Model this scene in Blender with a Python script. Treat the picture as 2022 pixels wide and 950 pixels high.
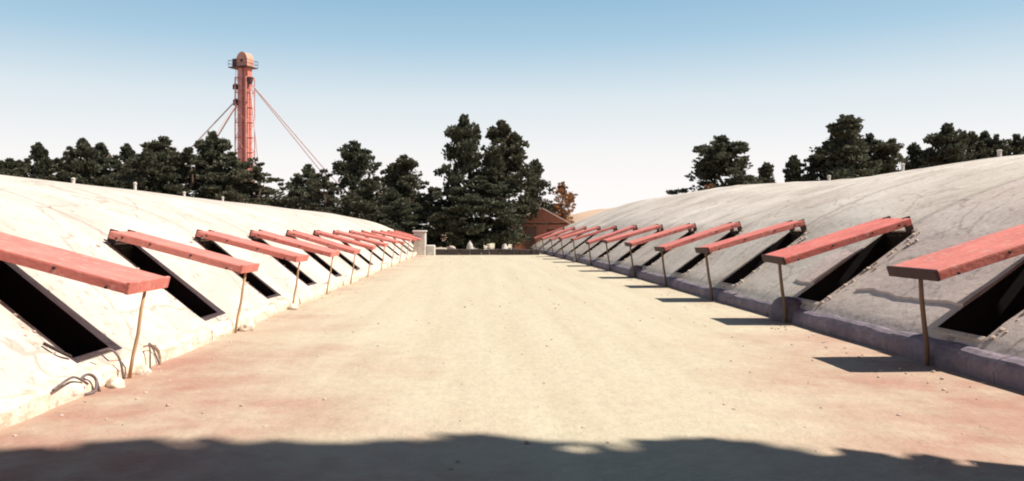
import bpy, math, random
import numpy as np
from mathutils import Vector, Matrix, noise
R = math.radians
scene = bpy.context.scene
for o in list(bpy.data.objects): bpy.data.objects.remove(o)
COL = scene.collection

# ------------------------------------------------------------------ camera
EYE = 1.7
cam = bpy.data.cameras.new('camera'); cam_o = bpy.data.objects.new('camera', cam); COL.objects.link(cam_o)
cam_o.location = (0, 0, EYE); cam_o.rotation_euler = (R(90), 0, 0)
cam.sensor_width = 36; cam.lens = 28.5
cam.shift_x = 71 / 2022; cam.shift_y = -20 / 2022
cam.clip_start = 0.05; cam.clip_end = 6000
scene.camera = cam_o
# ------------------------------------------------------------------ sky, sun, exposure
SUN_EL, SUN_TILT = 52.0, 8.0            # the sun stands to the right, a touch behind the camera
w = bpy.data.worlds.new('World'); scene.world = w; w.use_nodes = True
nt = w.node_tree; bg = nt.nodes['Background']
sky = nt.nodes.new('ShaderNodeTexSky'); sky.sky_type = 'NISHITA'; sky.sun_disc = False
sky.sun_elevation = R(SUN_EL); sky.sun_rotation = R(90 + SUN_TILT)
sky.air_density = 1.0; sky.dust_density = 0.7; sky.ozone_density = 1.5; sky.altitude = 300
# summer haze: the sky whitens evenly towards the horizon all round
tcw = nt.nodes.new('ShaderNodeTexCoord'); sxyz = nt.nodes.new('ShaderNodeSeparateXYZ'); nt.links.new(tcw.outputs['Generated'], sxyz.inputs[0])
hz = nt.nodes.new('ShaderNodeValToRGB'); he = hz.color_ramp.elements
he[0].position = 0.0; he[0].color = (.97, .97, .97, 1); he[1].position = .62; he[1].color = (0, 0, 0, 1)
e_ = he.new(.27); e_.color = (.82, .82, .82, 1)
hc = nt.nodes.new('ShaderNodeValToRGB'); ce = hc.color_ramp.elements
ce[0].position = 0.0; ce[0].color = (.99, .945, .925, 1); ce[1].position = .29; ce[1].color = (.28, .51, .70, 1)
for p_, c_ in ((.085, (.93, .905, .895, 1)), (.16, (.73, .81, .85, 1)), (.225, (.43, .63, .775, 1))): e_ = ce.new(p_); e_.color = c_
nt.links.new(sxyz.outputs[2], hc.inputs[0])
hs = nt.nodes.new('ShaderNodeMixRGB'); hs.blend_type = 'MULTIPLY'; hs.inputs[0].default_value = 1; nt.links.new(hc.outputs[0], hs.inputs[1]); hs.inputs[2].default_value = (13.7, 13.7, 13.7, 1)
nt.links.new(sxyz.outputs[2], hz.inputs[0])
hm = nt.nodes.new('ShaderNodeMixRGB'); nt.links.new(hz.outputs[0], hm.inputs[0]); nt.links.new(sky.outputs[0], hm.inputs[1]); nt.links.new(hs.outputs[0], hm.inputs[2])
nt.links.new(hm.outputs[0], bg.inputs[0]); bg.inputs[1].default_value = 0.05
sl = bpy.data.lights.new('sun', 'SUN'); sl.energy = 5.0; sl.angle = R(0.5); sl.color = (1.0, 0.92, 0.81)
so = bpy.data.objects.new('sun', sl); COL.objects.link(so)
el, az = R(SUN_EL), R(-SUN_TILT)
sdir = Vector((math.cos(el) * math.cos(az), math.cos(el) * math.sin(az), math.sin(el)))
so.rotation_euler = sdir.to_track_quat('Z', 'Y').to_euler(); so.location = (60, -6, 60)
vs = scene.view_settings
vs.view_transform = 'Standard'; vs.look = 'None'; vs.gamma = 1; vs.use_curve_mapping = False; vs.exposure = 0.66
scene.render.engine = 'CYCLES'; scene.cycles.filter_width = 2.0

# ------------------------------------------------------------------ helpers
def tag(o, label=None, cat=None, group=None, kind=None):
    if label: o['label'] = label
    if cat: o['category'] = cat
    if group: o['group'] = group
    if kind: o['kind'] = kind
    return o
def empty(name, loc=(0, 0, 0), rz=0):
    o = bpy.data.objects.new(name, None); COL.objects.link(o); o.location = loc; o.rotation_euler.z = rz
    o.empty_display_size = 0.2
    return o
class MB:
    def __init__(s): s.v = []; s.f = []
    def add(s, vs, fs):
        n = len(s.v); s.v += [tuple(p) for p in vs]; s.f += [tuple(i + n for i in f) for f in fs]; return s
    def box(s, c, size, M=None):
        hx, hy, hz = (a / 2 for a in size); c = Vector(c)
        P = [Vector((x, y, z)) for x in (-hx, hx) for y in (-hy, hy) for z in (-hz, hz)]
        P = [(M @ p if M else p) + c for p in P]
        return s.add(P, [(0, 1, 3, 2), (4, 6, 7, 5), (0, 4, 5, 1), (2, 3, 7, 6), (0, 2, 6, 4), (1, 5, 7, 3)])
    def bbox(s, c, size, b, M=None):          # box with chamfered edges
        hx, hy, hz = (a / 2 for a in size); c = Vector(c); b = min(b, hx * .9, hy * .9, hz * .9)
        P = []; idx = {}
        for sx in (-1, 1):
            for sy in (-1, 1):
                for sz in (-1, 1):
                    for k in range(3):
                        q = Vector((sx * (hx - (0 if k == 0 else b)), sy * (hy - (0 if k == 1 else b)), sz * (hz - (0 if k == 2 else b))))
                        idx[(sx, sy, sz, k)] = len(P); P.append((M @ q if M else q) + c)
        F = []
        for k in range(3):
            a, bb = [(1, 2), (2, 0), (0, 1)][k]
            for sg in (-1, 1):
                ring = []
                for (p, q) in ((-1, -1), (1, -1), (1, 1), (-1, 1)):
                    t = [0, 0, 0]; t[k] = sg; t[a] = p; t[bb] = q; ring.append(idx[(t[0], t[1], t[2], k)])
                F.append(tuple(ring if sg > 0 else ring[::-1]))
        for k in range(3):                     # edges along axis k
            a, bb = [(1, 2), (2, 0), (0, 1)][k]
            for p in (-1, 1):
                for q in (-1, 1):
                    def gi(e, face):
                        t = [0, 0, 0]; t[k] = e; t[a] = p; t[bb] = q; return idx[(t[0], t[1], t[2], face)]
                    r = (gi(-1, a), gi(1, a), gi(1, bb), gi(-1, bb)); F.append(r if p * q < 0 else r[::-1])
        for sx in (-1, 1):
            for sy in (-1, 1):
                for sz in (-1, 1):
                    r = tuple(idx[(sx, sy, sz, k)] for k in range(3)); F.append(r if sx * sy * sz > 0 else r[::-1])
        return s.add(P, F)
    def tube(s, pts, rad, n=8, cap=True):
        pts = [Vector(p) for p in pts]
        if not hasattr(rad, '__len__'): rad = [rad] * len(pts)
        rings = []; V = []; F = []; prev = None
        for i, p in enumerate(pts):
            d = (pts[min(i + 1, len(pts) - 1)] - pts[max(i - 1, 0)]).normalized()
            if prev is None:
                u = d.orthogonal().normalized()
            else:
                u = (prev - d * prev.dot(d)).normalized()
            prev = u; v = d.cross(u)
            for k in range(n):
                a = 2 * math.pi * k / n; V.append(p + (u * math.cos(a) + v * math.sin(a)) * rad[i])
        for i in range(len(pts) - 1):
            for k in range(n):
                a = i * n + k; b = i * n + (k + 1) % n; F.append((a, b, b + n, a + n))
        if cap:
            F.append(tuple(range(n - 1, -1, -1))); m = (len(pts) - 1) * n; F.append(tuple(range(m, m + n)))
        return s.add(V, F)
    def lathe(s, prof, n=16, c=(0, 0, 0)):
        c = Vector(c); V = []; F = []
        for (r, z) in prof:
            for k in range(n):
                a = 2 * math.pi * k / n; V.append(c + Vector((r * math.cos(a), r * math.sin(a), z)))
        for i in range(len(prof) - 1):
            for k in range(n):
                a = i * n + k; b = i * n + (k + 1) % n; F.append((a, b, b + n, a + n))
        F.append(tuple(range(n - 1, -1, -1))); m = (len(prof) - 1) * n; F.append(tuple(range(m, m + n)))
        return s.add(V, F)
    def rock(s, c, size, seed, n=1):
        rr = random.Random(seed); off = Vector((rr.random() * 50, rr.random() * 50, rr.random() * 50))
        t = (1 + 5 ** .5) / 2
        P = [Vector(p).normalized() for p in [(-1, t, 0), (1, t, 0), (-1, -t, 0), (1, -t, 0), (0, -1, t), (0, 1, t), (0, -1, -t), (0, 1, -t), (t, 0, -1), (t, 0, 1), (-t, 0, -1), (-t, 0, 1)]]
        F = [(0, 11, 5), (0, 5, 1), (0, 1, 7), (0, 7, 10), (0, 10, 11), (1, 5, 9), (5, 11, 4), (11, 10, 2), (10, 7, 6), (7, 1, 8), (3, 9, 4), (3, 4, 2), (3, 2, 6), (3, 6, 8), (3, 8, 9), (4, 9, 5), (2, 4, 11), (6, 2, 10), (8, 6, 7), (9, 8, 1)]
        for _ in range(n - 1):
            cache = {}; NF = []
            def mid(a, b):
                k = (min(a, b), max(a, b))
                if k not in cache: cache[k] = len(P); P.append(((P[a] + P[b]) / 2).normalized())
                return cache[k]
            for (a, b, c2) in F:
                ab, bc, ca = mid(a, b), mid(b, c2), mid(c2, a); NF += [(a, ab, ca), (b, bc, ab), (c2, ca, bc), (ab, bc, ca)]
            F = NF
        rz = Matrix.Rotation(rr.random() * 6.28, 3, 'Z'); c = Vector(c)
        V = []
        for p in P:
            q = p * (1 + .38 * noise.noise(p * 1.5 + off)); q = rz @ Vector((q.x * size[0], q.y * size[1], q.z * size[2])); V.append(q + c)
        return s.add(V, F)
    def mesh(s, name, mat=None, smooth=False):
        m = bpy.data.meshes.new(name); m.from_pydata(s.v, [], s.f)
        if mat: m.materials.append(mat)
        if smooth: m.polygons.foreach_set('use_smooth', [True] * len(m.polygons))
        m.update(); return m
    def build(s, name, mat=None, parent=None, smooth=False):
        return link(name, s.mesh(name, mat, smooth), parent)
def link(name, mesh, parent=None):
    o = bpy.data.objects.new(name, mesh); COL.objects.link(o)
    if parent: o.parent = parent
    return o
def copy_tree(o, parent=None):
    c = o.copy(); COL.objects.link(c); c.parent = parent
    for ch in list(o.children): copy_tree(ch, c)
    return c
def sstep(a, b, x):
    t = min(1, max(0, (x - a) / (b - a))); return t * t * (3 - 2 * t)

# ------------------------------------------------------------------ materials
def mat(name, c1, c2=None, scale=4, rough=.85, bump=.0, bscale=40, detail=6, c3=None, stretch=(1, 1, 1), lo=.35, hi=.65, spec=.3, metal=0):
    m = bpy.data.materials.new(name); m.use_nodes = True; t = m.node_tree; N = t.nodes; L = t.links
    b = N['Principled BSDF']; b.inputs['Roughness'].default_value = rough; b.inputs['Specular IOR Level'].default_value = spec; b.inputs['Metallic'].default_value = metal
    tc = N.new('ShaderNodeTexCoord'); mp = N.new('ShaderNodeMapping'); mp.inputs['Scale'].default_value = stretch; L.new(tc.outputs['Object'], mp.inputs[0])
    c2 = c2 or tuple(x * .8 for x in c1)
    nz = N.new('ShaderNodeTexNoise'); nz.inputs['Scale'].default_value = scale; nz.inputs['Detail'].default_value = detail; nz.inputs['Roughness'].default_value = .62
    L.new(mp.outputs[0], nz.inputs['Vector'])
    cr = N.new('ShaderNodeValToRGB'); cr.color_ramp.elements[0].position = lo; cr.color_ramp.elements[1].position = hi
    cr.color_ramp.elements[0].color = (*c2, 1); cr.color_ramp.elements[1].color = (*c1, 1)
    L.new(nz.outputs['Fac'], cr.inputs[0]); out = cr.outputs[0]
    if c3:
        n2 = N.new('ShaderNodeTexNoise'); n2.inputs['Scale'].default_value = scale * 4.3; n2.inputs['Detail'].default_value = 8; L.new(mp.outputs[0], n2.inputs['Vector'])
        r2 = N.new('ShaderNodeValToRGB'); r2.color_ramp.elements[0].position = .56; r2.color_ramp.elements[1].position = .68; L.new(n2.outputs['Fac'], r2.inputs[0])
        mx = N.new('ShaderNodeMixRGB'); L.new(r2.outputs[0], mx.inputs[0]); L.new(out, mx.inputs[1]); mx.inputs[2].default_value = (*c3, 1); out = mx.outputs[0]
    L.new(out, b.inputs['Base Color'])
    if bump:
        n3 = N.new('ShaderNodeTexNoise'); n3.inputs['Scale'].default_value = bscale; n3.inputs['Detail'].default_value = 8; L.new(mp.outputs[0], n3.inputs['Vector'])
        bp = N.new('ShaderNodeBump'); bp.inputs['Strength'].default_value = 1; bp.inputs['Distance'].default_value = bump; L.new(n3.outputs['Fac'], bp.inputs['Height']); L.new(bp.outputs[0], b.inputs['Normal'])
    return m
def slab_mat():
    # whitewashed cement; the object colour's red channel sets wear of the wash plus toning against the sun
    m = mat('whitewash', (.60, .555, .50), (.41, .355, .305), scale=.42, lo=.32, hi=.66, bump=.012, bscale=9, rough=.9, spec=.15)
    t = m.node_tree; N = t.nodes; L = t.links; b = N['Principled BSDF']
    src = b.inputs['Base Color'].links[0].from_socket
    tc = N.new('ShaderNodeTexCoord'); mp = N.new('ShaderNodeMapping'); mp.inputs['Scale'].default_value = (.55, 5.5, .55); L.new(tc.outputs['Object'], mp.inputs[0])
    nz = N.new('ShaderNodeTexNoise'); nz.inputs['Scale'].default_value = 1.3; nz.inputs['Detail'].default_value = 9; nz.inputs['Roughness'].default_value = .68; L.new(mp.outputs[0], nz.inputs['Vector'])
    oi = N.new('ShaderNodeObjectInfo'); sp = N.new('ShaderNodeSeparateColor'); L.new(oi.outputs['Color'], sp.inputs[0])
    ad = N.new('ShaderNodeMath'); ad.operation = 'ADD'; L.new(nz.outputs['Fac'], ad.inputs[0]); L.new(sp.outputs[0], ad.inputs[1])
    mr = N.new('ShaderNodeMapRange'); mr.inputs['From Min'].default_value = .62; mr.inputs['From Max'].default_value = 1.02; mr.inputs['To Max'].default_value = .85; L.new(ad.outputs[0], mr.inputs[0])
    mx = N.new('ShaderNodeMixRGB'); L.new(mr.outputs[0], mx.inputs[0]); L.new(src, mx.inputs[1]); mx.inputs[2].default_value = (.50, .405, .375, 1)
    n4 = N.new('ShaderNodeTexNoise'); n4.inputs['Scale'].default_value = 7; n4.inputs['Detail'].default_value = 10; n4.inputs['Roughness'].default_value = .7; L.new(tc.outputs['Object'], n4.inputs['Vector'])
    r4 = N.new('ShaderNodeValToRGB'); r4.color_ramp.elements[0].position = .29; r4.color_ramp.elements[1].position = .46
    r4.color_ramp.elements[0].color = (.50, .44, .40, 1); r4.color_ramp.elements[1].color = (1, 1, 1, 1); L.new(n4.outputs['Fac'], r4.inputs[0])
    m2 = N.new('ShaderNodeMixRGB'); m2.blend_type = 'MULTIPLY'; m2.inputs[0].default_value = 1; L.new(mx.outputs[0], m2.inputs[1]); L.new(r4.outputs[0], m2.inputs[2])
    n5 = N.new('ShaderNodeTexNoise'); n5.inputs['Scale'].default_value = 1.1; n5.inputs['Detail'].default_value = 6; L.new(tc.outputs['Object'], n5.inputs['Vector'])
    va = N.new('ShaderNodeMixRGB'); va.blend_type = 'ADD'; va.inputs[0].default_value = .9; L.new(tc.outputs['Object'], va.inputs[1]); L.new(n5.outputs['Color'], va.inputs[2])
    vo = N.new('ShaderNodeTexVoronoi'); vo.feature = 'DISTANCE_TO_EDGE'; vo.inputs['Scale'].default_value = .42; L.new(va.outputs[0], vo.inputs['Vector'])
    r5 = N.new('ShaderNodeValToRGB'); e = r5.color_ramp.elements; e[0].position = .002; e[1].position = .016; e[0].color = (.5, .44, .4, 1); e[1].color = (1, 1, 1, 1); L.new(vo.outputs['Distance'], r5.inputs[0])
    m3 = N.new('ShaderNodeMixRGB'); m3.blend_type = 'MULTIPLY'; m3.inputs[0].default_value = .55; L.new(m2.outputs[0], m3.inputs[1]); L.new(r5.outputs[0], m3.inputs[2])
    L.new(m3.outputs[0], b.inputs['Base Color'])
    return m
def ground_mat():
    m = bpy.data.materials.new('yard_earth'); m.use_nodes = True; t = m.node_tree; N = t.nodes; L = t.links; b = N['Principled BSDF']
    b.inputs['Roughness'].default_value = .95; b.inputs['Specular IOR Level'].default_value = .1
    tc = N.new('ShaderNodeTexCoord'); P = tc.outputs['Object']
    def nz(sc, det=7, vec=P, ro=.6):
        n = N.new('ShaderNodeTexNoise'); n.inputs['Scale'].default_value = sc; n.inputs['Detail'].default_value = det; n.inputs['Roughness'].default_value = ro; L.new(vec, n.inputs['Vector']); return n.outputs['Fac']
    def ramp(x, a, bq, ca=(0, 0, 0, 1), cb=(1, 1, 1, 1)):
        r = N.new('ShaderNodeValToRGB'); e = r.color_ramp.elements; e[0].position = a; e[1].position = bq; e[0].color = ca; e[1].color = cb; L.new(x, r.inputs[0]); return r.outputs[0]
    def mix(f, a, c, bl='MIX'):
        x = N.new('ShaderNodeMixRGB'); x.blend_type = bl
        for s, v in ((0, f), (1, a), (2, c)):
            if hasattr(v, 'is_output'): L.new(v, x.inputs[s])
            elif isinstance(v, tuple): x.inputs[s].default_value = v
            else: x.inputs[s].default_value = v
        return x.outputs[0]
    def math_(op, a, c=0.0):
        x = N.new('ShaderNodeMath'); x.operation = op
        for s, v in ((0, a), (1, c)):
            if hasattr(v, 'is_output'): L.new(v, x.inputs[s])
            else: x.inputs[s].default_value = v
        return x.outputs[0]
    sx = N.new('ShaderNodeSeparateXYZ'); L.new(P, sx.inputs[0])
    # lens vignette and colour shift put into the earth: sandy middle, redder edges and near end
    ex = math_('ABSOLUTE', math_('SUBTRACT', sx.outputs[0], 1.0))
    side = math_('MULTIPLY', ex, .17)
    near = math_('MULTIPLY', math_('SUBTRACT', 13.0, sx.outputs[1]), .055)
    near = math_('MAXIMUM', near, -.25)
    f = math_('ADD', math_('ADD', side, near), math_('MULTIPLY', math_('SUBTRACT', nz(.35, 5), .5), 1.3))
    redf = ramp(f, .40, 1.0)
    col = mix(redf, (.505, .455, .345, 1), (.40, .24, .188, 1))
    col = mix(ramp(nz(.9, 8), .42, .8), col, (.52, .47, .36, 1))
    col2 = mix(.3, col, ramp(nz(6, 10, ro=.7), .3, .7, (.55, .5, .46, 1), (1.05, 1.03, 1, 1)), 'MULTIPLY')
    spk = ramp(nz(55, 4, ro=.8), .27, .36, (.55, .48, .42, 1), (1, 1, 1, 1))
    col3 = mix(.35, col2, spk, 'MULTIPLY')
    # long worn tracks down the yard
    mp = N.new('ShaderNodeMapping'); mp.inputs['Scale'].default_value = (1.1, .07, 1); L.new(P, mp.inputs[0])
    col4 = mix(.3, col3, ramp(nz(1.6, 6, mp.outputs[0]), .35, .62, (.72, .66, .6, 1), (1, 1, 1, 1)), 'MULTIPLY')
    L.new(col4, b.inputs['Base Color'])
    bp = N.new('ShaderNodeBump'); bp.inputs['Distance'].default_value = .017; h = math_('ADD', nz(14, 8), math_('MULTIPLY', nz(2.2, 6), 2.6)); L.new(h, bp.inputs['Height']); bp.inputs['Strength'].default_value = .8
    L.new(bp.outputs[0], b.inputs['Normal'])
    return m
M = {}
M['slab'] = slab_mat()
M['earth'] = mat('embankment_earth', (.30, .22, .15), (.2, .14, .09), scale=3)
M['ground'] = ground_mat()
M['kerb'] = mat('kerb_cement_shaded', (.23, .19, .225), (.14, .115, .14), scale=3, bump=.015, bscale=14, c3=(.15, .13, .14))  # dark violet cement: the right kerb's shade tinted into its colour
M['kerb_white'] = mat('kerb_whitewash', (.74, .66, .55), (.60, .46, .35), scale=3, bump=.02, bscale=12, c3=(.46, .34, .27))
M['rim'] = mat('rim_cement', (.52, .46, .40), (.42, .34, .29), scale=5, bump=.015, bscale=20, c3=(.3, .22, .19))
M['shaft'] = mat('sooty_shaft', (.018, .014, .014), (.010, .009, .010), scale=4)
M['red'] = mat('faded_red_paint', (.68, .185, .15), (.50, .12, .10), scale=1.7, rough=.7, bump=.008, bscale=16, c3=(.62, .27, .23), spec=.35)
def fade(m):                            # each painted board has weathered to its own degree
    t = m.node_tree; N = t.nodes; L = t.links; b = N['Principled BSDF']; src = b.inputs['Base Color'].links[0].from_socket
    oi = N.new('ShaderNodeObjectInfo'); mr = N.new('ShaderNodeMapRange'); mr.inputs['To Min'].default_value = 0; mr.inputs['To Max'].default_value = .26; L.new(oi.outputs['Random'], mr.inputs[0])
    mx = N.new('ShaderNodeMixRGB'); L.new(mr.outputs[0], mx.inputs[0]); L.new(src, mx.inputs[1]); mx.inputs[2].default_value = (.60, .34, .28, 1)
    tc = N.new('ShaderNodeTexCoord'); mp = N.new('ShaderNodeMapping'); mp.inputs['Scale'].default_value = (.8, 5, 5); L.new(tc.outputs['Object'], mp.inputs[0])
    nz = N.new('ShaderNodeTexNoise'); nz.inputs['Scale'].default_value = 2.4; nz.inputs['Detail'].default_value = 9; nz.inputs['Roughness'].default_value = .72; L.new(mp.outputs[0], nz.inputs['Vector'])
    rp = N.new('ShaderNodeValToRGB'); e = rp.color_ramp.elements; e[0].position = .30; e[1].position = .45; e[0].color = (.45, .40, .38, 1); e[1].color = (1, 1, 1, 1); L.new(nz.outputs['Fac'], rp.inputs[0])
    m2 = N.new('ShaderNodeMixRGB'); m2.blend_type = 'MULTIPLY'; m2.inputs[0].default_value = .85; L.new(mx.outputs[0], m2.inputs[1]); L.new(rp.outputs[0], m2.inputs[2]); L.new(m2.outputs[0], b.inputs['Base Color'])
fade(M['red'])
M['red_shade'] = mat('red_paint_shaded', (.060, .024, .026), (.040, .018, .020), scale=3, rough=.7)  # red taken near black: shade put into the paint colour
M['bolt'] = mat('rusty_iron', (.05, .03, .025), (.03, .02, .02), scale=20, rough=.7)
M['pole'] = mat('bare_wood_pole', (.55, .37, .22), (.42, .26, .15), scale=3, stretch=(6, 6, 1), rough=.8)
M['iron'] = mat('grey_wire', (.18, .14, .14), (.12, .09, .09), scale=10, rough=.6)
M['white'] = mat('lime_white', (.66, .62, .57), (.48, .43, .38), scale=4, bump=.01, bscale=15)
M['stone'] = mat('pale_rubble', (.56, .46, .39), (.40, .30, .25), scale=5, bump=.01, bscale=18)
M['dark_stone'] = mat('dark_stone_wall', (.075, .055, .05), (.04, .032, .03), scale=3, bump=.02, bscale=12)
M['brick'] = mat('red_brick_wall', (.34, .135, .085), (.26, .095, .06), scale=6, bump=.01, bscale=30)
M['roof'] = mat('pale_pink_roof', (.62, .45, .40), (.50, .34, .30), scale=4)
M['door'] = mat('dark_door', (.10, .05, .035), (.07, .035, .03), scale=4)
M['tower_red'] = mat('tower_red', (.58, .21, .16), (.48, .16, .12), scale=1.2, rough=.55)
M['tower_pink'] = mat('tower_faded_pink', (.66, .36, .34), (.55, .26, .24), scale=1.2, rough=.55)
M['tower_dark'] = mat('tower_dark_steel', (.10, .05, .05), (.06, .035, .035), scale=2, rough=.6)
M['tower_cream'] = mat('tower_cream_hood', (.60, .34, .26), (.50, .24, .18), scale=1.5, rough=.6)
M['guy'] = mat('galvanised_pipe', (.52, .44, .44), (.44, .36, .36), scale=3, rough=.5)
M['bark'] = mat('pine_bark', (.13, .085, .06), (.07, .045, .035), scale=5, stretch=(3, 3, .6), bump=.02, bscale=8)
M['dry_hill'] = mat('dry_hillside', (.52, .38, .27), (.46, .31, .21), scale=.15)
def leaf_mat(name, a, b_):
    m = bpy.data.materials.new(name); m.use_nodes = True; t = m.node_tree; N = t.nodes; L = t.links; b = N['Principled BSDF']
    b.inputs['Roughness'].default_value = .7; b.inputs['Specular IOR Level'].default_value = .25
    g = N.new('ShaderNodeNewGeometry'); oi = N.new('ShaderNodeObjectInfo')
    ad = N.new('ShaderNodeMath'); ad.operation = 'MULTIPLY_ADD'; L.new(oi.outputs['Random'], ad.inputs[0]); ad.inputs[1].default_value = .35; L.new(g.outputs['Random Per Island'], ad.inputs[2])
    r = N.new('ShaderNodeValToRGB'); e = r.color_ramp.elements; e[0].color = (*a, 1); e[1].color = (*b_, 1); e[1].position = 1.0; L.new(ad.outputs[0], r.inputs[0])
    L.new(r.outputs[0], b.inputs['Base Color'])
    tr = N.new('ShaderNodeBsdfTranslucent'); L.new(r.outputs[0], tr.inputs[0]); ms = N.new('ShaderNodeMixShader'); ms.inputs[0].default_value = .3
    L.new(b.outputs[0], ms.inputs[1]); L.new(tr.outputs[0], ms.inputs[2]); L.new(ms.outputs[0], N['Material Output'].inputs[0])
    return m
M['needle'] = leaf_mat('pine_needles', (.032, .038, .028), (.11, .113, .072))
M['needle2'] = leaf_mat('olive_foliage', (.036, .040, .028), (.13, .122, .076))
M['dryleaf'] = leaf_mat('dry_orange_foliage', (.16, .07, .03), (.34, .17, .07))

# ------------------------------------------------------------------ ground
def ground():
    mb = MB()
    xs = [-3000, -800, -200, -80, -40] + list(np.linspace(-22, 22, 45)) + [40, 80, 200, 800, 3000]
    ys = [-1500, -300, -60, -20] + list(np.linspace(-8, 70, 79)) + [90, 130, 250, 700, 1600, 4000]
    for y in ys:
        for x in xs:
            inn = 1 if (abs(x) < 22 and -8 < y < 70) else 0
            z = inn * (.018 * noise.noise(Vector((x * .35, y * .35, 0))) + .012 * noise.noise(Vector((x * 1.1, y * 1.1, 5))))
            mb.v.append((x, y, z))
    n = len(xs)
    for j in range(len(ys) - 1):
        for i in range(n - 1): mb.f.append((j * n + i, j * n + i + 1, (j + 1) * n + i + 1, (j + 1) * n + i))
    tag(mb.build('ground', M['ground'], smooth=True), kind='structure')
ground()
# ------------------------------------------------------------------ embankments
PROF = {-1: dict(d=[.10, .20, .36, 1.80, 2.4, 4.0, 6.5, 9.0, 11, 16, 22], z=[.10, .19, .30, 1.47, 1.85, 2.45, 2.95, 3.22, 3.2, 2.0, -.3]),
        1:  dict(d=[.08, .14, .26, 1.95, 2.5, 4.0, 6.3, 8.5, 11, 16, 22], z=[.22, .30, .43, 1.67, 2.02, 2.64, 3.28, 3.66, 3.78, 2.5, -.3])}
DS = {-1: (.36, 1.80), 1: (.26, 1.95)}                   # slot from d0 to d1
BASE = {-1: 4.06, 1: 5.84}
PITCH = {-1: 4.1, 1: 4.7}; FIRST = {-1: 9.32, 1: 10.2}; COUNT = {-1: 13, 1: 12}
HALFS = {-1: .44, 1: .52}
YEND = {-1: 66.5, 1: 69.5}; YBEG = {-1: -9.0, 1: 1.8}
_dd = np.linspace(0, 23, 461)
_tab = {}
for s in (-1, 1):
    z = np.interp(_dd, PROF[s]['d'], PROF[s]['z']); ker = np.ones(25) / 25
    zs = np.convolve(np.pad(z, 12, mode='edge'), ker, 'valid'); zs = np.convolve(np.pad(zs, 12, mode='edge'), ker, 'valid')
    wgt = np.clip((_dd - DS[s][1] - .15) / 1.0, 0, 1); _tab[s] = z * (1 - wgt) + zs * wgt
def xoff(s, y): return -1.0 * max(0, (y - 25) / 35) ** 1.5 if s > 0 else 0.0
def mz(s, d, y, smooth=False):
    z = float(np.interp(d, _dd, _tab[s]))
    if s > 0 and d > 2: z += .45 * sstep(30, 45, y) * sstep(2, 8, d)
    fr = sstep(1.9, 3.2, d)
    z += .05 * noise.noise(Vector((d * .5 + 9 * s, y * .22, 1))) * (.35 + fr) + .10 * noise.noise(Vector((d * .16, y * .07 + 7 * s, 4))) * fr
    if s > 0: z += .030 * noise.noise(Vector((d * 1.6, y * .8, 11))) * sstep(.3, .5, d)
    e = min((YEND[s] - y) * (.50 if s < 0 else .55), (y - YBEG[s]) * .8)
    k = .5; hh = max(0, k - abs(z - e)) / k
    return max(-.3, min(z, e) - hh * hh * k * .25)
def wx(s, d, y): return s * (BASE[s] + d) + xoff(s, y)
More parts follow.
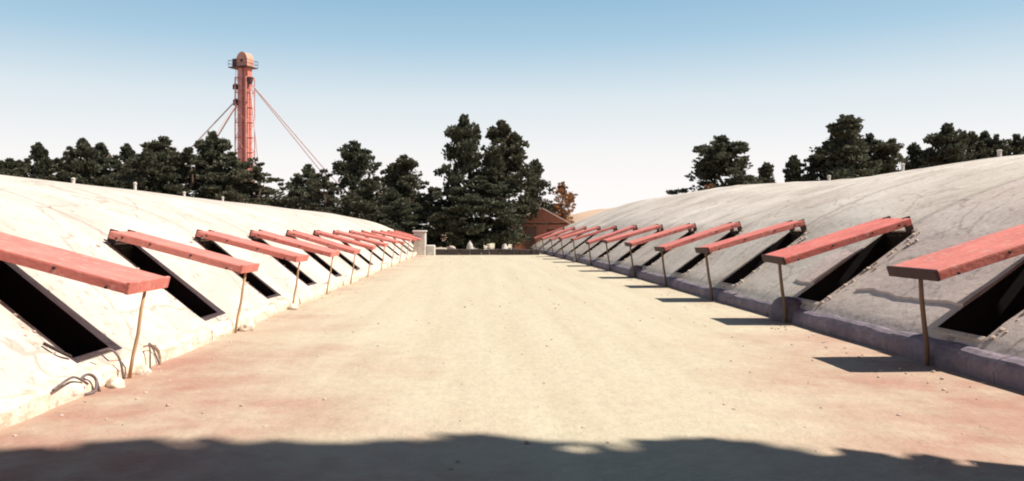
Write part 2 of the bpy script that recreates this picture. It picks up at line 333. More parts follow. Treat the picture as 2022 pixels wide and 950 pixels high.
def embankment(s):
    root = empty('embankment', (s * BASE[s], FIRST[s], 0)); inv = Matrix.Translation((-s * BASE[s], -FIRST[s], 0))
    tag(root, kind='structure')
    d0, d1 = DS[s]; HALF = HALFS[s]
    dl = [.10 if s < 0 else .08, .16, .21, d0] if s < 0 else [.08, .12, .18, d0]
    dl += list(np.linspace(d0, d1, 9)[1:]) + [d1 + .15 * i for i in range(1, 8)]
    dl += [dl[-1] + .35 * i for i in range(1, 12)]; dl += list(np.linspace(dl[-1] + .8, 22, 16))
    cen = [FIRST[s] + PITCH[s] * k for k in range(COUNT[s])]
    edges = [YBEG[s]] + cen + [YEND[s]]
    def panel(name, ya, yb, drop, material, gap, wear_sun_tone):
        ys = []
        lo, hi = ya + gap, yb - gap
        marks = [lo]
        if ya in cen: marks.append(ya + HALF)
        if yb in cen: marks.append(yb - HALF)
        marks.append(hi)
        for a, b in zip(marks[:-1], marks[1:]):
            n = max(2, int((b - a) / .28)) if (b - a) > .5 else 2
            ys += list(np.linspace(a, b, n + 1)[:-1])
        ys.append(hi)
        mb = MB(); nd = len(dl)
        for y in ys:
            for d in dl: mb.v.append((wx(s, d, y) - s * BASE[s], y - FIRST[s], mz(s, d, y) - drop))
        for j in range(len(ys) - 1):
            ym = (ys[j] + ys[j + 1]) / 2
            for i in range(nd - 1):
                dm = (dl[i] + dl[i + 1]) / 2
                if d0 < dm < d1 and any(abs(ym - c) < HALF for c in (ya, yb) if c in cen): continue
                q = (j * nd + i, j * nd + i + 1, (j + 1) * nd + i + 1, (j + 1) * nd + i)
                mb.f.append(q if s > 0 else q[::-1])
        if drop == 0:                           # joint edges go down 8 cm
            for j, sg in ((0, 1), (len(ys) - 1, -1)):
                n0 = len(mb.v)
                for i in range(nd): x, y, z = mb.v[j * nd + i]; mb.v.append((x, y, z - .09))
                for i in range(nd - 1):
                    if (edges and (ya if j == 0 else yb) in cen) and d0 < (dl[i] + dl[i + 1]) / 2 < d1: continue
                    q = (j * nd + i, n0 + i, n0 + i + 1, j * nd + i + 1); mb.f.append(q if sg * s > 0 else q[::-1])
        o = mb.build(name, material, root, smooth=True); o.color = (wear_sun_tone, wear_sun_tone, wear_sun_tone, 1)
        return o
    rr = random.Random(5 + s)
    for k, (a, b) in enumerate(zip(edges[:-1], edges[1:])):
        wear_sun_tone = (.12 + .14 * rr.random()) if s < 0 else (.04 + .12 * rr.random())  # left bank toned down, right bank lifted, to offset how the sun strikes
        if s > 0 and k <= 1: wear_sun_tone = .36 if k else .42
        panel('slab', a, b, 0, M['slab'], .011, wear_sun_tone)
        panel('earth_core', a, b, .07, M['earth'], 0, 0)
    # kerb, one piece per half bay
    L = PITCH[s] / 2
    y = FIRST[s] - PITCH[s] / 4 - L * (8 if s < 0 else 3); k = 0
    cross = [(-.02, -.05), (-.03, .06), (-.015, .15), (.03, .205), (.10, .215), (.19, .20), (.22, .05)] if s < 0 else [(-.05, -.05), (-.07, .10), (-.045, .19), (.0, .245), (.07, .275), (.16, .28), (.20, .10)]
    while y < YEND[s] - 5:
        mb = MB(); ny = 9; g = .012; rr2 = random.Random(k * 7 + s); dz = rr2.uniform(-.02, .02); dxk = rr2.uniform(-.015, .015)
        for j in range(ny + 1):
            yy = y + g + (L - 2 * g) * j / ny
            for (d, z) in cross:
                wob = (.045 if s < 0 else .022) * noise.noise(Vector((yy * 2.1, d * 6, z * 6 + s * 3)))
                mb.v.append((wx(s, d + dxk + wob, yy) - s * BASE[s], yy - FIRST[s], z + (dz + wob if z > 0 else 0)))
        m = len(cross)
        for j in range(ny):
            for i in range(m - 1):
                q = (j * m + i, j * m + i + 1, (j + 1) * m + i + 1, (j + 1) * m + i); mb.f.append(q if s > 0 else q[::-1])
        mb.f.append(tuple(range(m))); mb.f.append(tuple(range(ny * m, ny * m + m))[::-1])
        mb.build('kerb', M['kerb_white'] if s < 0 else M['kerb'], root, smooth=False)
        y += L; k += 1
    return root, cen
EMB = {s: embankment(s) for s in (-1, 1)}

# ------------------------------------------------------------------ hatches
LID = {-1: dict(dl=-.30, du=1.76, zl=1.13, zu=1.69), 1: dict(dl=-.36, du=1.86, zl=1.22, zu=1.93)}
LIDW, LIDT = 1.14, .105
def make_hatch(s):
    root = empty('hatch')
    d0, d1 = DS[s]; HALF = HALFS[s]; z0 = float(np.interp(d0, _dd, _tab[s])); z1 = float(np.interp(d1, _dd, _tab[s]))
    ang = math.atan2(z1 - z0, d1 - d0); ln = math.hypot(z1 - z0, d1 - d0)
    # local frame: X outwards (times s)
    def pt(d, y, z): return Vector((s * d, y, z))
    rot = Matrix.Rotation(-s * ang, 3, 'Y') if True else None
    nrm = Vector((-s * math.sin(ang), 0, math.cos(ang)))
    mid = pt((d0 + d1) / 2, 0, (z0 + z1) / 2)
    along = Vector((s * math.cos(ang), 0, math.sin(ang)))
    for sg in (-1, 1):
        mb = MB().bbox(mid + Vector((0, sg * (HALF + .05), 0)) + nrm * -.053, (ln + .14, .07, .10), .02, rot)
        mb.build('rim_beam', M['rim'], root)
    for sg in (-1, 1):
        mb = MB().bbox(mid + along * sg * (ln / 2 + .05) + nrm * -.045, (.10, 2 * HALF - .022, .12), .02, rot)
        mb.build('rim_beam', M['rim'], root)
    # shaft walls down into the pit
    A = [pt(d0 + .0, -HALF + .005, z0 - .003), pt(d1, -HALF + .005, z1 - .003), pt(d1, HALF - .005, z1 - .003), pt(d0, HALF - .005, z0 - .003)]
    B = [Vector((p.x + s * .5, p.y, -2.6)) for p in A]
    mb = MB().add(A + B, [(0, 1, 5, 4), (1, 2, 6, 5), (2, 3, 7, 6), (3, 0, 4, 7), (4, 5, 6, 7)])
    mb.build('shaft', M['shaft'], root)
    # lid, origin on its hinge
    q = LID[s]; run = q['du'] - q['dl']; th = math.atan2(q['zu'] - q['zl'], run); LL = run / math.cos(th)
    lid = bpy.data.objects.new('lid', None)
    mb = MB().bbox((-s * LL / 2, 0, -.02), (LL, LIDW, .035), .008)
    lid = mb.build('lid', M['red'], root)
    lid.location = (s * q['du'], 0, q['zu']); lid.rotation_euler.y = -s * th
    for sg in (-1, 1):
        MB().bbox((-s * LL / 2, sg * (LIDW / 2 - .022), -LIDT / 2 - .016), (LL - .004, .05, LIDT), .007).build('side_board', M['red'], lid)
    MB().bbox((-s * (LL + .012), 0, -LIDT / 2 - .004), (.04, LIDW + .006, LIDT + .034), .006).build('end_board', M['red_shade'] if s > 0 else M['red'], lid)  # right end boards face away from the sun, their shade is painted in
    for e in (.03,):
        MB().bbox((-s * e, 0, -LIDT / 2 - .016), (.05, LIDW - .1, LIDT - .006), .006).build('end_board', M['red_shade'], lid)
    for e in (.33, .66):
        MB().box((-s * LL * e, 0, -.075), (.07, LIDW - .1, .07)).build('batten', M['red_shade'], lid)
    bm = MB().lathe([(.0, 0), (.019, 0), (.019, .010), (.013, .016), (0.0, .017)], 8).mesh('bolt', M['bolt'])
    for sg in (-1, 1):
        for e in ((.06, .10, .31, .62, .90) if sg < 0 else (.08, .45, .88)):
            b = link('bolt', bm, lid); b.location = (-s * LL * e, sg * (LIDW / 2 + .002), -.075 - .03 * math.sin(e * 37)); b.rotation_euler.x = -sg * R(90)
    for sg in (-1, 1):
        h = MB().box((s * .02, sg * .36, -.14), (.12, .06, .30)); h.tube([(s * .04, sg * .36 - .06, -.03), (s * .04, sg * .36 + .06, -.03)], .025, 8); h.build('hinge', M['bolt'], lid)
    # broken cement and stones along the near edge of the slot
    mb = MB(); rr = random.Random(31 + s)
    for i in range(34 if s > 0 else 12):
        t = rr.random(); yy = -HALF - .07 - abs(rr.gauss(0, .13))
        p = pt(d0 + (d1 - d0) * t, yy, z0 + (z1 - z0) * t); sz = rr.uniform(.012, .04)
        mb.rock(p + nrm * sz * .05, (sz * 1.3, sz * 1.1, sz * .8), rr.random() * 999)
    o = mb.build('rubble_edge', M['stone'], root); o['kind'] = 'stuff'
    return root, lid, th, LL
ORD = ['nearest', 'second', 'third', 'fourth', 'fifth', 'sixth', 'seventh', 'eighth', 'ninth', 'tenth', 'eleventh', 'twelfth', 'last']
pole_v = [(0, 0, 0), (.012, .004, .25), (.004, -.008, .5), (-.008, .004, .75), (0, 0, 1)]
pole_mesh = MB().tube(pole_v, [.022, .021, .020, .019, .018], 8).mesh('prop_pole', M['pole'], True)
M['pole_shade'] = mat('shaded_pole', (.26, .17, .11), (.17, .11, .08), scale=3, stretch=(6, 6, 1), rough=.8)  # darker wood for the right poles: the lid's shade put into the colour
pole_thick = MB().tube(pole_v, [.033, .032, .031, .030, .028], 8).mesh('prop_pole', M['pole_shade'], True)
for s in (-1, 1):
    proto, lid0, th, LL = make_hatch(s)
    rr = random.Random(77 + s); side = 'left' if s < 0 else 'right'
    for k, yc in enumerate(EMB[s][1]):
        h = proto if k == 0 else copy_tree(proto)
        bx = s * BASE[s] + xoff(s, yc); h.location = (bx, yc, 0)
        n = ORD[k] if k < COUNT[s] - 1 else 'farthest'
        where = {0: 'cut off by the picture edge'}.get(k, 'counted from the camera')
        tag(h, f'{n} red-lidded hatch of the {side} white bank, {where}' if 0 < k < COUNT[s] - 1 else f'{n} red-lidded hatch of the {side} white bank', 'hatch', f'red hatches along the {side} bank')
        lid = next(c for c in h.children if c.name.startswith('lid'))
        dth = 0 if k < 2 else R(rr.uniform(-2.8, 2.4)); lid.rotation_euler.y = -s * (th + dth)
        if k: lid.rotation_euler.z = R(rr.uniform(-2.0, 2.0)); lid.rotation_euler.x = R(rr.uniform(-1.4, 1.4))
        q = LID[s]; t2 = th + dth; e = LL - .06
        top = Vector((bx + s * (q['du'] - e * math.cos(t2)), yc + (.05 if s < 0 else -.1), q['zu'] - e * math.sin(t2) - LIDT * .95))
        foot = Vector((s * (BASE[s] - (.075 if s < 0 else .13)) + xoff(s, yc), yc + (.0 if s < 0 else .02) + rr.uniform(-.06, .06), -.03))
        p = link('prop_pole', pole_mesh if s < 0 else pole_thick); v = top - foot
        p.location = foot; p.rotation_euler = v.to_track_quat('Z', 'Y').to_euler(); p.scale = (1, 1, v.length)
        tag(p, f'wooden pole propping up the {n} red lid of the {side} bank', 'pole', f'prop poles of the {side} bank')

# rounded cement buttresses standing out of the right kerb
def buttress(k, r, h, label, m, dy=.35, out=.02):
    yc = EMB[1][1][k] + dy; mb = MB(); n = 20
    prof = [(r * 1.02, -.06), (r * 1.03, h * .3), (r * .97, h * .55), (r * .80, h * .80), (r * .5, h * .95), (.02, h)]
    mb.lathe(prof, n)
    mb.v = [(x + .02 * noise.noise(Vector((x * 5, y * 5, z * 5 + k))), y * 1.25 + .02 * noise.noise(Vector((x * 5 + 8, y * 5, z * 5))), z) for (x, y, z) in mb.v]
    o = mb.build('buttress', m, smooth=True); o.location = (BASE[1] + out + xoff(1, yc), yc, 0)
    tag(o, label, 'buttress', 'rounded buttresses in the right kerb')
buttress(1, .30, .46, 'big round grey buttress in the kerb below the second right hatch', M['kerb'])
buttress(4, .28, .44, 'round grey buttress in the kerb below the fifth right hatch', M['kerb'])
buttress(7, .26, .44, 'pale round buttress in the kerb below the eighth right hatch', M['kerb_white'])

# cement apron with a broken lower edge on the two nearest right bays: a thick grey sheet lying on the slope
def sheet(ya, yb, da, db, label):
    mb = MB(); ny, nd = 22, 10; s = 1
    for lay in (1, 0):
        for j in range(ny + 1):
            y = ya + (yb - ya) * j / ny; lo = da + .05 * noise.noise(Vector((y * 2.3, 3, ya)))
            for i in range(nd + 1):
                d = lo + (db - lo) * i / nd; t = .032 * (1 - sstep(.6, 1, i / nd)) + .004
                yy = y + (.03 * noise.noise(Vector((d * 3, y, 1))) if j in (0, ny) else 0)
                mb.v.append((wx(s, d, yy), yy, mz(s, d, yy) + (t if lay else -.03)))
    W = nd + 1; T = (ny + 1) * W
    for j in range(ny):
        for i in range(nd): a = j * W + i; mb.f.append((a, a + 1, a + W + 1, a + W))
    for j in range(ny): a = j * W; mb.f.append((a, a + W, a + W + T, a + T))
    for i in range(nd):
        a = i; mb.f.append((a, a + T, a + 1 + T, a + 1)); a = ny * W + i; mb.f.append((a, a + 1, a + 1 + T, a + T))
    o = mb.build('cement_patch', M['slab'], smooth=False); o.color = (.5, .5, .5, 1)
    tag(o, label, 'cement patch', 'grey cement patches on the right bank')
c = EMB[1][1]
sheet(c[0] + .55, c[1] - 1.15, .62, 1.9, 'grey cement patch with broken lower edge beside the nearest right hatch')
sheet(c[1] + .55, c[1] + 1.5, .60, 1.5, 'small grey cement patch behind the second right hatch')

# ------------------------------------------------------------------ wires and rubble by the nearest left hatch
def wire(pts, r, label, name='bent_wire', m=None):
    P = [Vector(p) for p in pts]; Q = []
    for i in range(len(P) - 1):
        p0, p1, p2, p3 = P[max(i - 1, 0)], P[i], P[i + 1], P[min(i + 2, len(P) - 1)]
        for k in range(6):
            t = k / 6; Q.append(.5 * ((2 * p1) + (p2 - p0) * t + (2 * p0 - 5 * p1 + 4 * p2 - p3) * t * t + (3 * p1 - p0 - 3 * p2 + p3) * t ** 3))
    Q.append(P[-1])
    tag(MB().tube(Q, r, 6).build(name, m or M['iron'], smooth=True), label, 'wire', 'bent wires along the left kerb')
wire([(-4.22, 9.05, .34), (-4.10, 9.10, .36), (-4.02, 9.14, .25), (-3.98, 9.16, .02)], .014, 'thin dark wire hooked over the kerb below the nearest left hatch')
wire([(-3.98, 9.9, .0), (-4.0, 9.95, .22), (-4.05, 10.05, .30), (-4.06, 10.2, .2), (-4.0, 10.25, .0)], .012, 'small wire hoop standing beside the nearest left prop pole')
wire([(-3.97, 8.55, .0), (-4.0, 8.5, .16), (-4.05, 8.4, .2), (-4.08, 8.3, .10), (-4.02, 8.32, .02), (-3.97, 8.45, .03), (-3.99, 8.52, .14)], .016, 'coiled dark wire against the kerb near the left edge')
wire([(-4.02, 7.7, .18), (-4.0, 7.95, .24), (-4.02, 8.15, .22), (-4.0, 8.35, .12)], .014, 'loose wire lying along the kerb near the left edge')
wire([(-4.6, 8.62, .50), (-4.45, 8.68, .40), (-4.4, 8.8, .33)], .02, 'short rusty rod beside the rim of the nearest left hatch', 'rusty_rod', M['bolt'])
def rock(loc, size, seed, label, group, m='kerb_white'):
    tag(MB().rock((0, 0, 0), size, seed, 3).build('stone', M[m], smooth=True), label, 'stone', group).location = loc
rock((-3.95, 8.86, .0), (.11, .17, .09), 3, 'flat pinkish stone at the foot of the nearest left hatch', 'stones along the left kerb')
rock((-3.96, 9.58, .0), (.09, .13, .11), 8, 'white stone beside the foot of the nearest left prop pole', 'stones along the left kerb')
rock((-3.90, 13.75, .04), (.12, .16, .09), 12, 'pinkish stone beside the second left prop pole', 'stones along the left kerb')
rock((-3.92, 17.4, .04), (.11, .14, .09), 19, 'pinkish stone at the foot of the third left hatch', 'stones along the left kerb')

# small stones scattered over the yard
def gravel():
    mb = MB(); rr = random.Random(4)
    for i in range(650):
        y = 4 + 50 * rr.random() ** 1.6; x = rr.uniform(-3.8, 5.4) if rr.random() < .5 else rr.choice([-3.95 + abs(rr.gauss(0, .3)), 5.5 - abs(rr.gauss(0, .35))])
        r = rr.uniform(.006, .02) * (1 + y * .012)
        mb.rock((x, y, r * .2), (r * 1.3, r, r * .7), i)
    tag(mb.build('gravel', M['stone']), 'small loose stones scattered over the yard earth', 'gravel', kind='stuff')
gravel()

# ------------------------------------------------------------------ white stubs on the crests
def crest_stub(s, d, y, h, label):
    o = MB().lathe([(.055, -.3), (.055, h * .5), (.07, h * .51), (.07, h * .6), (.03, h * .66)], 12).build('vent_stub', M['white'])
    o.location = (wx(s, d, y), y, mz(s, d, y)); tag(o, label, 'vent', 'white vent stubs on the bank crests')
for (s, u, h, lb) in ((-1, 145, .35, 'small white vent stub on the left crest, nearest the left edge'), (-1, 267, .62, 'tallest white vent stub on the left crest'),
                      (-1, 364, .42, 'white vent stub on the left crest, third from the left edge'), (-1, 440, .46, 'white vent stub on the left crest in front of the pinkish bush'),
                      (1, 1973, .30, 'white vent stub on the right crest by the right edge'), (1, 1783, .42, 'white vent stub on the right crest beneath the dark pines'),
                      (1, 1642, .34, 'white vent stub on the right crest before the tallest right pine')):
    dd = 9.0 if s < 0 else 8.6; y = 1600 * (s * (BASE[s] + dd)) / (u - 940); crest_stub(s, dd, y, h, lb)

# ------------------------------------------------------------------ far end of the yard
def px(u, v, Y): return Vector(((u - 940) / 1600 * Y, Y, EYE - (v - 455) / 1600 * Y))
def low_wall():
    root = empty('low_wall', (.35, 56, 0)); rr = random.Random(9); x = -3.9
    while x < 4.0:
        wd = rr.uniform(.5, .9); MB().bbox((x + wd / 2, rr.uniform(-.02, .02), .18), (wd - .02, .5, .46 + rr.uniform(-.05, .05)), .04).build('wall_block', M['dark_stone'], root); x += wd
    tag(root, 'low dark stone wall closing the far end of the yard', 'wall')
low_wall()
def white_block():
    root = empty('gate_block', (-3.85, 55.6, 0))
    MB().bbox((0, 0, .75), (.85, .7, 1.7), .07).build('pillar', M['white'], root); MB().bbox((0, 0, 1.64), (.98, .84, .12), .04).build('cap', M['white'], root)
    MB().bbox((.75, 0, .3), (.62, .6, .8), .07).build('step', M['white'], root)
    tag(root, 'whitewashed stepped gate block at the far left corner of the yard', 'gate block')
white_block()
for i, (u, v0, v1, lb) in enumerate(((891, 484, 498, 'wide low whitewashed stone behind the dark wall'), (928, 474, 496, 'tallest whitewashed stone behind the dark wall, left of the big pines'),
                                     (968, 484, 499, 'grey-white stone behind the dark wall under the big pines'), (996, 480, 499, 'white stone behind the dark wall, right below the big pines'))):
    p = px(u, v1, 57.2); h = (v1 - v0) / 1600 * 57.2
    o = MB().rock((0, 0, 0), ((.55, .16, .30, .22)[i], .22, h * (.4, .62, .45, .5)[i]), 47 + i * 3, 2).build('whitewashed_stone', M['white'] if i in (1, 3) else M['stone']); o.location = (p.x, 56.9, .42)
    tag(o, lb, 'stone', 'white stones behind the far wall')
def shed():
    root = empty('brick_shed', (5.5, 70, 0))
    W, D, H = 4.6, 4.0, 2.2
    mb = MB(); mb.box((0, -D / 2, H / 2 - .1), (W, .2, H + .2)); mb.box((0, D / 2, H / 2 - .1), (W, .2, H + .2)); mb.box((-W / 2 + .1, 0, H / 2 - .1), (.2, D - .21, H + .2)); mb.box((W / 2 - .1, 0, H / 2 - .1), (.2, D - .21, H + .2))
    mb.add([(-W / 2, -D / 2 - .1, H + .1), (W / 2, -D / 2 - .1, H + .1), (0, -D / 2 - .1, H + 1.35), (-W / 2, -D / 2 + .1, H + .1), (W / 2, -D / 2 + .1, H + .1), (0, -D / 2 + .1, H + 1.35)], [(0, 1, 2), (3, 5, 4), (0, 2, 5, 3), (1, 4, 5, 2)])
    mb.build('wall', M['brick'], root)
    for sg in (-1, 1):
        a = math.atan2(1.25, W / 2); MB().box((sg * W / 4 * 1.06, 0, H + .72), (W / 2 / math.cos(a) * 1.1, D + .6, .10), Matrix.Rotation(sg * a, 3, 'Y')).build('roof_slope', M['roof'], root)
    d = MB().box((-.9, -D / 2 - .12, 1.0), (.9, .06, 2.0)).build('door', M['door'], root); MB().box((-.6, -D / 2 - .17, 1.0), (.06, .05, .15)).build('handle', M['bolt'], d)
    wn = MB().box((.9, -D / 2 - .105, 1.4), (.9, .03, .8)).build('window', M['door'], root); MB().box((.9, -D / 2 - .14, .96), (1.05, .14, .08)).build('sill', M['roof'], wn)
    tag(root, 'small red brick shed with pale gable roof behind the far wall', 'shed')
shed()
def hill(name, pts, y0, y1, m):
    mb = MB(); n = 40; k = 14
    for j in range(k + 1):
        t = j / k; y = y0 + (y1 - y0) * t; e = math.sin(math.pi * min(1, t)) ** .8
        for i in range(n + 1):
            x = pts[0][0] + (pts[-1][0] - pts[0][0]) * i / n; z = float(np.interp(x, [p[0] for p in pts], [p[1] for p in pts]))
            mb.v.append((x, y, -.3 + (z + .3) * e + .25 * noise.noise(Vector((x * .3, y * .3, 2))) * e))
    for j in range(k):
        for i in range(n): a = j * (n + 1) + i; mb.f.append((a, a + 1, a + n + 2, a + n + 1))
    tag(mb.build(name, m, smooth=True), kind='structure')
hill('dry_hillside', [(6, -.3), (12, 3.6), (18, 4.9), (26, 5.4), (34, 4.6), (60, 3), (90, -.3)], 85, 150, M['dry_hill'])

# ------------------------------------------------------------------ trees
def crown_mesh(name, seed, shape, m, leaf=.19, nclump=200, per=88, lean=0.0):
    # unit crown: height 1 (z 0..1), half width 1 at its widest; x,y are scaled by the width, z by the height
    rr = random.Random(seed); V = []; F = []
    def env(t, a):
        if shape == 'cone': r = min(1, (1 - t) * 1.35 + .06) * min(1, .35 + t * 4)
        elif shape == 'round': r = math.sqrt(max(0, 1 - abs(2 * t - .9) ** 2.2 / 1.25)) if t < .98 else .12
        else: r = min(1, (1 - t) ** .6 * 1.1 + .12) * min(1, .6 + t * 2.2)
        return r * (.72 + .42 * noise.noise(Vector((math.cos(a) * 1.3 + seed * 3.1, math.sin(a) * 1.3, t * 4.5))) + .18)
    lobes = []
    for i in range(15):
        t = (i + rr.random()) / 15 * .94; a = rr.random() * 6.283 + i * 2.4; r = env(t, a) * rr.uniform(.45, .85)
        lobes.append((r * math.cos(a), r * math.sin(a), t, rr.uniform(.26, .44) * (1 - .55 * t)))
    for c in range(nclump):
        if rr.random() < .72:
            l = rr.choice(lobes); q = Vector((rr.gauss(0, 1), rr.gauss(0, 1), rr.gauss(.25, 1))).normalized() * l[3] * rr.uniform(.5, 1)
            cx, cy, cz = l[0] + q.x, l[1] + q.y, max(.02, l[2] + q.z * .30); t = cz
        else:
            t = rr.random() * .95; a = rr.random() * 6.283; rad = env(t, a) * math.sqrt(rr.uniform(.0, .55)); cx, cy, cz = rad * math.cos(a), rad * math.sin(a), t
        cr = rr.uniform(.11, .23) * (1 if t < .8 else .7)
        if c < 6: t = cz = .86 + .028 * c; cx, cy = rr.gauss(0, .05), rr.gauss(0, .05); cr = .13 - .012 * c
        elif c % 6 == 0:                      # stray sprays past the outline
            t = rr.uniform(.08, .97); a = rr.random() * 6.283; rad = env(t, a) * rr.uniform(.95, 1.22) + .05; cx, cy, cz = rad * math.cos(a), rad * math.sin(a), t; cr = rr.uniform(.06, .11)
        for k in range(per):
            while True:
                q = Vector((rr.uniform(-1, 1), rr.uniform(-1, 1), rr.uniform(-1, 1)))
                if q.length < 1: break
            p = Vector((cx + q.x * cr * 1.15, cy + q.y * cr * 1.15, cz + q.z * cr * .22 + .02 * abs(q.x)))
            dirv = Vector((q.x + rr.gauss(0, .4), q.y + rr.gauss(0, .4), abs(rr.gauss(.2, .5)))).normalized()
            sd = dirv.cross(Vector((rr.gauss(0, 1), rr.gauss(0, 1), rr.gauss(0, 1)))).normalized()
            l = leaf * rr.uniform(.25, .6); wd = l * rr.uniform(.28, .5)
            n = len(V)
            f = lambda w_: (w_.x, w_.y, w_.z * .38)
            for e in (p - sd * wd * .3, p + dirv * l * .55 - sd * wd, p + dirv * l, p + dirv * l * .45 + sd * wd):
                dlt = e - p; V.append((p.x + dlt.x, p.y + dlt.y, p.z + dlt.z * .38))
            F.append((n, n + 1, n + 2, n + 3))
    me = bpy.data.meshes.new(name); me.from_pydata(V, [], F); me.materials.append(m); me.update(); return me
CR = [crown_mesh('crown', 1, 'ovate', M['needle']), crown_mesh('crown', 2, 'cone', M['needle']), crown_mesh('crown', 3, 'round', M['needle']),
      crown_mesh('crown', 4, 'ovate', M['needle2']), crown_mesh('crown', 5, 'round', M['needle2']), crown_mesh('crown', 6, 'cone', M['needle'], leaf=.30, nclump=110)]
CRS = [crown_mesh('crown', 21 + i, 'round', M['needle'], leaf=.3, nclump=330, per=60) for i in range(2)]
CRD = crown_mesh('crown', 9, 'round', M['dryleaf'], nclump=140, per=60)
def trunk_mesh(seed):
    rr = random.Random(seed); mb = MB(); N = 7
    P = [Vector((rr.uniform(-.05, .05) * i / N * 2, rr.uniform(-.05, .05) * i / N * 2, i / N)) for i in range(N + 1)]
    mb.tube(P, [.045 * (1 - .8 * i / N) * (1.35 if i == 0 else 1) for i in range(N + 1)], 8)
    for k in range(14):
        t = rr.uniform(.2, .9); p = P[int(t * N)]; a = rr.random() * 6.28; L = rr.uniform(.10, .2) * (1.2 - t)
        e = p + Vector((math.cos(a) * L * 1.6, math.sin(a) * L * 1.6, L * .6)); mb.tube([p, (p + e) / 2 + Vector((0, 0, -.01)), e], [.014, .010, .004], 5)
    return mb.mesh('trunk', M['bark'], True)
TR = [trunk_mesh(i) for i in range(3)]
def tree(name, u, vtop, Y, wpx, var, label, group=None, base=.14, rz=None, X=None, H=None, W=None, cat='tree'):
    rr = random.Random(int(u * 7 + Y)); 
    H = H or (455 - vtop) / 1600 * Y + EYE; X = X if X is not None else (u - 940) / 1600 * Y; W = W or 1.22 * wpx / 1600 * Y / 2
    root = empty(name, (X, Y, 0), rr.random() * 6.28 if rz is None else rz)
    t = link('trunk', TR[rr.randrange(3)], root); t.scale = (H * .8, H * .8, H * .93); t.location.z = -.05
    cm = CRD if var == 'dry' else CRS[var - 20] if var >= 20 else CR[var]
    c = link('crown', cm, root); c.scale = (W * 1.0, W * 1.0, H * (1 - base)); c.location.z = H * base
    tag(root, label, cat, group); return root
GL, GM, GR = 'pines behind the left bank', 'trees at the far end of the yard', 'pines behind the right bank'
LT = [(22, 318, 80, 75, 2, 'low dark pine at the left edge behind the left bank'), (52, 318, 90, 60, 4, 'small bushy pine near the left edge of the picture'),
      (78, 288, 82, 55, 1, 'slim pointed pine, first spire from the left edge'), (118, 318, 84, 85, 4, 'low rounded olive pine right of the first left spire'),
      (160, 279, 78, 66, 0, 'pine with leaning top, second spire from the left edge'), (200, 290, 86, 60, 5, 'thin grey-green pine right of the second left spire'),
      (230, 312, 80, 60, 2, 'low dark pine between the left spires and the dense clump'), (252, 290, 84, 50, 1, 'pointed pine at the left end of the dense clump'),
      (288, 300, 76, 90, 2, 'bushy dark pine in the dense clump left of the tower'), (318, 277, 82, 96, 3, 'broad tall pine in the middle of the dense clump left of the tower'),
      (372, 298, 78, 86, 4, 'round-topped pine between the clump and the pine by the tower'), (420, 266, 80, 76, 0, 'tall pine just left of the red tower'),
      (458, 306, 78, 80, 2, 'dark pine in front of the red tower foot'), (505, 335, 76, 92, 4, 'olive tree right of the red tower foot')]
for a in LT: tree('pine_tree', a[0], a[1], a[2], a[3] * 1.3, *a[4:], group=GL)
tree('bush', 455, 372, 72, 75, 4, 'pinkish grey bush on the left crest below the tower', cat='bush', base=.02)
MT = [(608, 322, 74, 80, 2, 'low dark pine, leftmost of the group right of the tower'), (640, 345, 70, 80, 4, 'bushy low tree in the group right of the tower'),
      (704, 277, 74, 100, 0, 'tallest pine of the group between tower and yard end'), (740, 345, 68, 90, 4, 'broad olive tree in front of the tallest left-middle pine'),
      (800, 304, 72, 110, 3, 'olive round tree left of the big twin pines'), (780, 372, 64, 80, 2, 'dark shrubby tree over the far left hatches'),
      (850, 372, 66, 70, 2, 'low dark tree filling the gap left of the twin pines'), (893, 400, 63, 75, 4, 'low dark tree at the foot of the twin pines'),
      (916, 228, 66, 100, 0, 'left and tallest of the big twin pines at the yard end'), (988, 240, 67, 130, 3, 'right and broader of the big twin pines at the yard end'),
      (950, 345, 64, 130, 2, 'dense dark lower tree between the twin pines'), (1058, 312, 77, 70, 1, 'slimmer pine right of the twin pines')]
for a in MT: tree('pine_tree', a[0], a[1] + 8, *a[2:], group=GM, base=.07)
tree('dry_tree', 1112, 362, 71, 46, 'dry', 'small orange dry-leaved tree right of the twin pines', base=.25)
tree('bush', 1090, 405, 77, 50, 2, 'dark round bush above the brick shed', base=.2, cat='bush')
RT = [(1424, 268, 74, 104, 0, 'lone round pine left on the right skyline'), (1511, 320, 80, 48, 1, 'smallest cone-shaped pine on the right skyline'),
      (1566, 308, 80, 40, 5, 'slim small pine between the cone pine and the big right pine'), (1622, 300, 78, 60, 2, 'dark pine at the left foot of the big right pine'), (1666, 230, 76, 104, 1, 'biggest pointed pine on the right skyline'),
      (1716, 264, 80, 60, 0, 'pine close against the right of the biggest right pine'), (1760, 274, 78, 66, 3, 'brownish round pine right of the biggest right pine'),
      (1808, 282, 80, 46, 1, 'narrow dark pine in the middle of the right row'), (1838, 292, 80, 50, 2, 'low dark pine left of the tall round right pine'), (1870, 246, 76, 76, 0, 'tall round-headed pine towards the right edge'),
      (1915, 262, 80, 60, 3, 'pine right of the tall round-headed pine'), (1945, 262, 82, 46, 5, 'thin pine before the last two on the right'), (1968, 266, 80, 46, 2, 'second pine from the right edge'), (2005, 266, 80, 60, 2, 'pine cut by the right edge of the picture')]
for a in RT: tree('pine_tree', a[0], a[1] + 6, a[2], a[3] * 1.42, *a[4:], group=GR)
tree('bush', 1405, 366, 70, 46, 'dry', 'small brown bush at the foot of the lone right pine', base=.3, cat='bush')
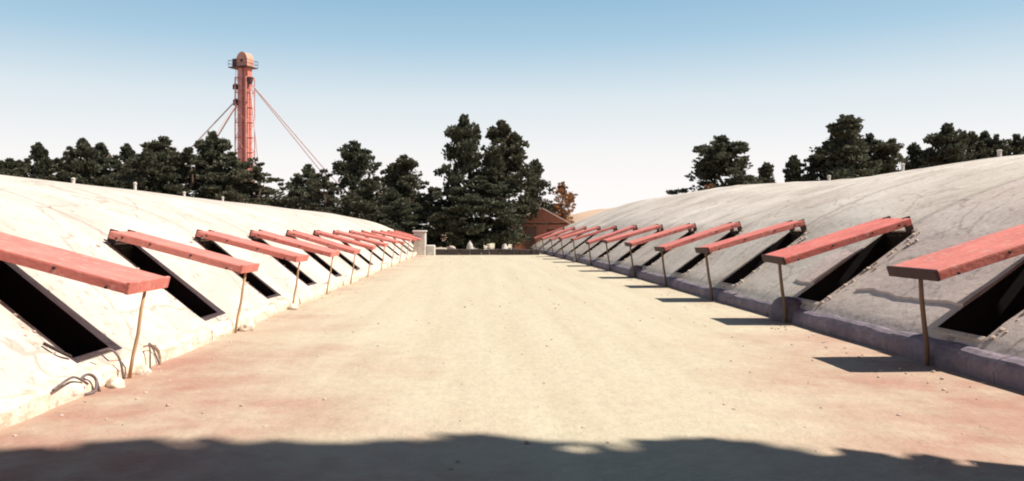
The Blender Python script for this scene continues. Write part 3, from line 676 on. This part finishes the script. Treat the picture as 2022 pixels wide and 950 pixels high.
# tall pines out of frame: right ones cast the foreground shade, back ones are added
ca, cc = math.cos(az) / math.tan(el), -math.sin(az) / math.tan(el)
front = [(6.6, 8.5, 2.6), (8.0, 11, 2.8), (9.0, 14, 3.0), (10.4, 17, 3.2), (11.4, 20, 3.3), (12.8, 23, 3.4), (14.6, 26, 3.6)]
back = [(8, -6, 11, 3.6), (12, -7, 17, 3.8), (15, -8, 24, 4), (9.5, -11, 14, 3.8), (4.5, -11, 13, 3.8), (-1, -12, 14, 3.8), (-6.5, -11, 13, 3.8), (-12, -10, 14, 4)]  # unseen pines added behind the camera to cut sky light on the shade
for i, q in enumerate(front + back):
    x, H, W = q if len(q) == 3 else (q[0], q[2], q[3])
    t = tree('pine_tree', x * 13 + 3000, 0, 0 if len(q) == 3 else q[1], 0, 20 + i % 2, 'tall pine outside the picture, placed to darken the foreground', group='unseen pines placed to darken the foreground', base=.08, X=x, H=H, W=W, rz=i * 1.3)
    cme = CRS[i % 2]; P = np.empty(len(cme.vertices) * 3, dtype=np.float32); cme.vertices.foreach_get('co', P); P = P.reshape(-1, 3)
    if len(q) == 3:                              # stand it where its shade just reaches the edge seen in the yard
        r = i * 1.3; px_ = (P[:, 0] * math.cos(r) - P[:, 1] * math.sin(r)) * W + x; py_ = (P[:, 0] * math.sin(r) + P[:, 1] * math.cos(r)) * W; pz = P[:, 2] * H * .92 + H * .08
        gx, gy = px_ - ca * pz, py_ + cc * pz; m_ = (gx > -7) & (gx < 6)
        t.location.y = -float(np.percentile((gy - np.interp(gx, [-4, 1.5, 3.5, 6], [6.35, 6.05, 5.55, 4.6]))[m_], 99.3))

# ------------------------------------------------------------------ red tower
def tower():
    Y = 120; X = (484 - 940) / 1600 * Y; k = Y / 1600
    root = empty('elevator_tower', (X, Y, 0), R(-24)); zt = EYE + (455 - 134) * k     # platform height
    for sg, m in ((-1, 'tower_pink'), (1, 'tower_red')):
        MB().bbox((sg * .52, 0, zt / 2), (.78, 1.0, zt), .03).build('leg_casing', M[m], root)
        mb = MB()
        for i in range(1, 15): mb.box((sg * .52, 0, zt * i / 15), (.84, 1.08, .10))
        mb.build('casing_flange', M['tower_red'], root)['kind'] = 'stuff'
    for sx in (-1, 1):
        for sy in (-1, 1): MB().box((sx * 1.0, sy * 1.0, (zt - 1.5) / 2), (.12, .12, zt - 1.5)).build('corner_post', M['tower_pink'], root)
    mb = MB(); n = 11; dz = (zt - 1.5) / n
    for i in range(n):
        z0, z1 = i * dz, (i + 1) * dz
        for sy in (-1, 1):
            a, b = ((-1, 1) if i % 2 else (1, -1)); mb.tube([(a * 1.0, sy * 1.0, z0), (b * 1.0, sy * 1.0, z1)], .04, 5)
        for sx in (-1, 1): mb.tube([(sx * 1.0, -1, z0), (sx * 1.0, 1, z1)], .04, 5)
        for sy in (-1, 1): mb.box((0, sy * 1.0, z1), (2.0, .08, .08))
        for sx in (-1, 1): mb.box((sx * 1.0, 0, z1), (.08, 1.9, .08))
    mb.build('bracing', M['tower_red'], root)
    p = MB().box((-.35, 0, zt), (3.3, 2.6, .14)).build('platform', M['tower_dark'], root)
    mb = MB()
    for (x0, y0, x1, y1) in ((-2.0, -1.3, 1.3, -1.3), (-2.0, 1.3, 1.3, 1.3), (-2.0, -1.3, -2.0, 1.3), (1.3, -1.3, 1.3, 1.3)):
        for z in (.5, 1.0): mb.tube([(x0, y0, zt + z), (x1, y1, zt + z)], .03, 5)
        for t in (0, .5, 1): mb.tube([(x0 + (x1 - x0) * t, y0 + (y1 - y0) * t, zt), (x0 + (x1 - x0) * t, y0 + (y1 - y0) * t, zt + 1)], .03, 5)
    mb.build('railing', M['tower_dark'], p)
    # head: rounded hood over the belt pulley
    mb = MB(); V = []; F = []; nn = 14
    prof = [(1.0 * math.cos(math.pi * i / nn), 1.0 + 1.25 * math.sin(math.pi * i / nn)) for i in range(nn + 1)]; prof = [(1.0, .1)] + prof + [(-1.0, .1)]
    for yy in (-.75, .75): V += [(x, yy, zt + z) for x, z in prof]
    m_ = len(prof)
    for i in range(m_): j = (i + 1) % m_; F.append((i, j, j + m_, i + m_))
    F += [tuple(range(m_))[::-1], tuple(range(m_, 2 * m_))]
    h = mb.add(V, F).build('head_hood', M['tower_cream'], root)
    MB().lathe([(.2, 0), (.2, .10), (.14, .14), (.03, .15)], 16).build('pulley_cover', M['tower_dark'], h).location = (0, -.76, zt + .95); h.children[0].rotation_euler.x = R(90)
    MB().bbox((-1.35, -.2, zt + .75), (.75, 1.3, 1.15), .08).build('motor', M['tower_dark'], root)
    mb = MB()
    mb.lathe([(.55, -1.6), (.28, -2.6)], 12, (1.25, -.4, zt)); mb.build('outlet_funnel', M['tower_dark'], root)
    MB().lathe([(.4, -3.2), (.4, -2.6), (.2, -2.4)], 12, (-1.2, -.7, zt)).build('distributor', M['tower_dark'], root)
    MB().lathe([(.35, -5.6), (.4, -4.9), (.2, -4.6)], 12, (-1.15, -.7, zt)).build('distributor', M['tower_dark'], root)
    mb = MB()
    for sx in (-.22, .22): mb.tube([(-1.55, sx, 0), (-1.55, sx, zt)], .03, 5)
    for i in range(60): mb.tube([(-1.55, -.22, zt * i / 60), (-1.55, .22, zt * i / 60)], .018, 4)
    mb.build('ladder', M['tower_red'], root)
    mi = Matrix.Rotation(R(24), 3, 'Z')
    for (a, b) in (((1.2, -.5, zt - 2.6), (22, -3, 0)), ((1.2, .5, zt - 2.9), (19, 9, 0)), ((1.1, -.9, zt - 3.6), (7.5, -16, 0)), ((-1.2, -.4, zt - 4.9), (-21, -2, 0)), ((-1.2, .4, zt - 5.2), (-17, 8, 0)), ((-1.1, -.9, zt - 5.6), (-9, -15, 0))):
        A, B = mi @ Vector(a), mi @ Vector(b); MB().tube([A, (A + B) / 2 - Vector((0, 0, .35)), B], [.10, .095, .09], 6).build('spout_pipe', M['guy'], root)
    tag(root, 'tall red grain elevator tower with rounded head and slanting pipes', 'tower')
tower()
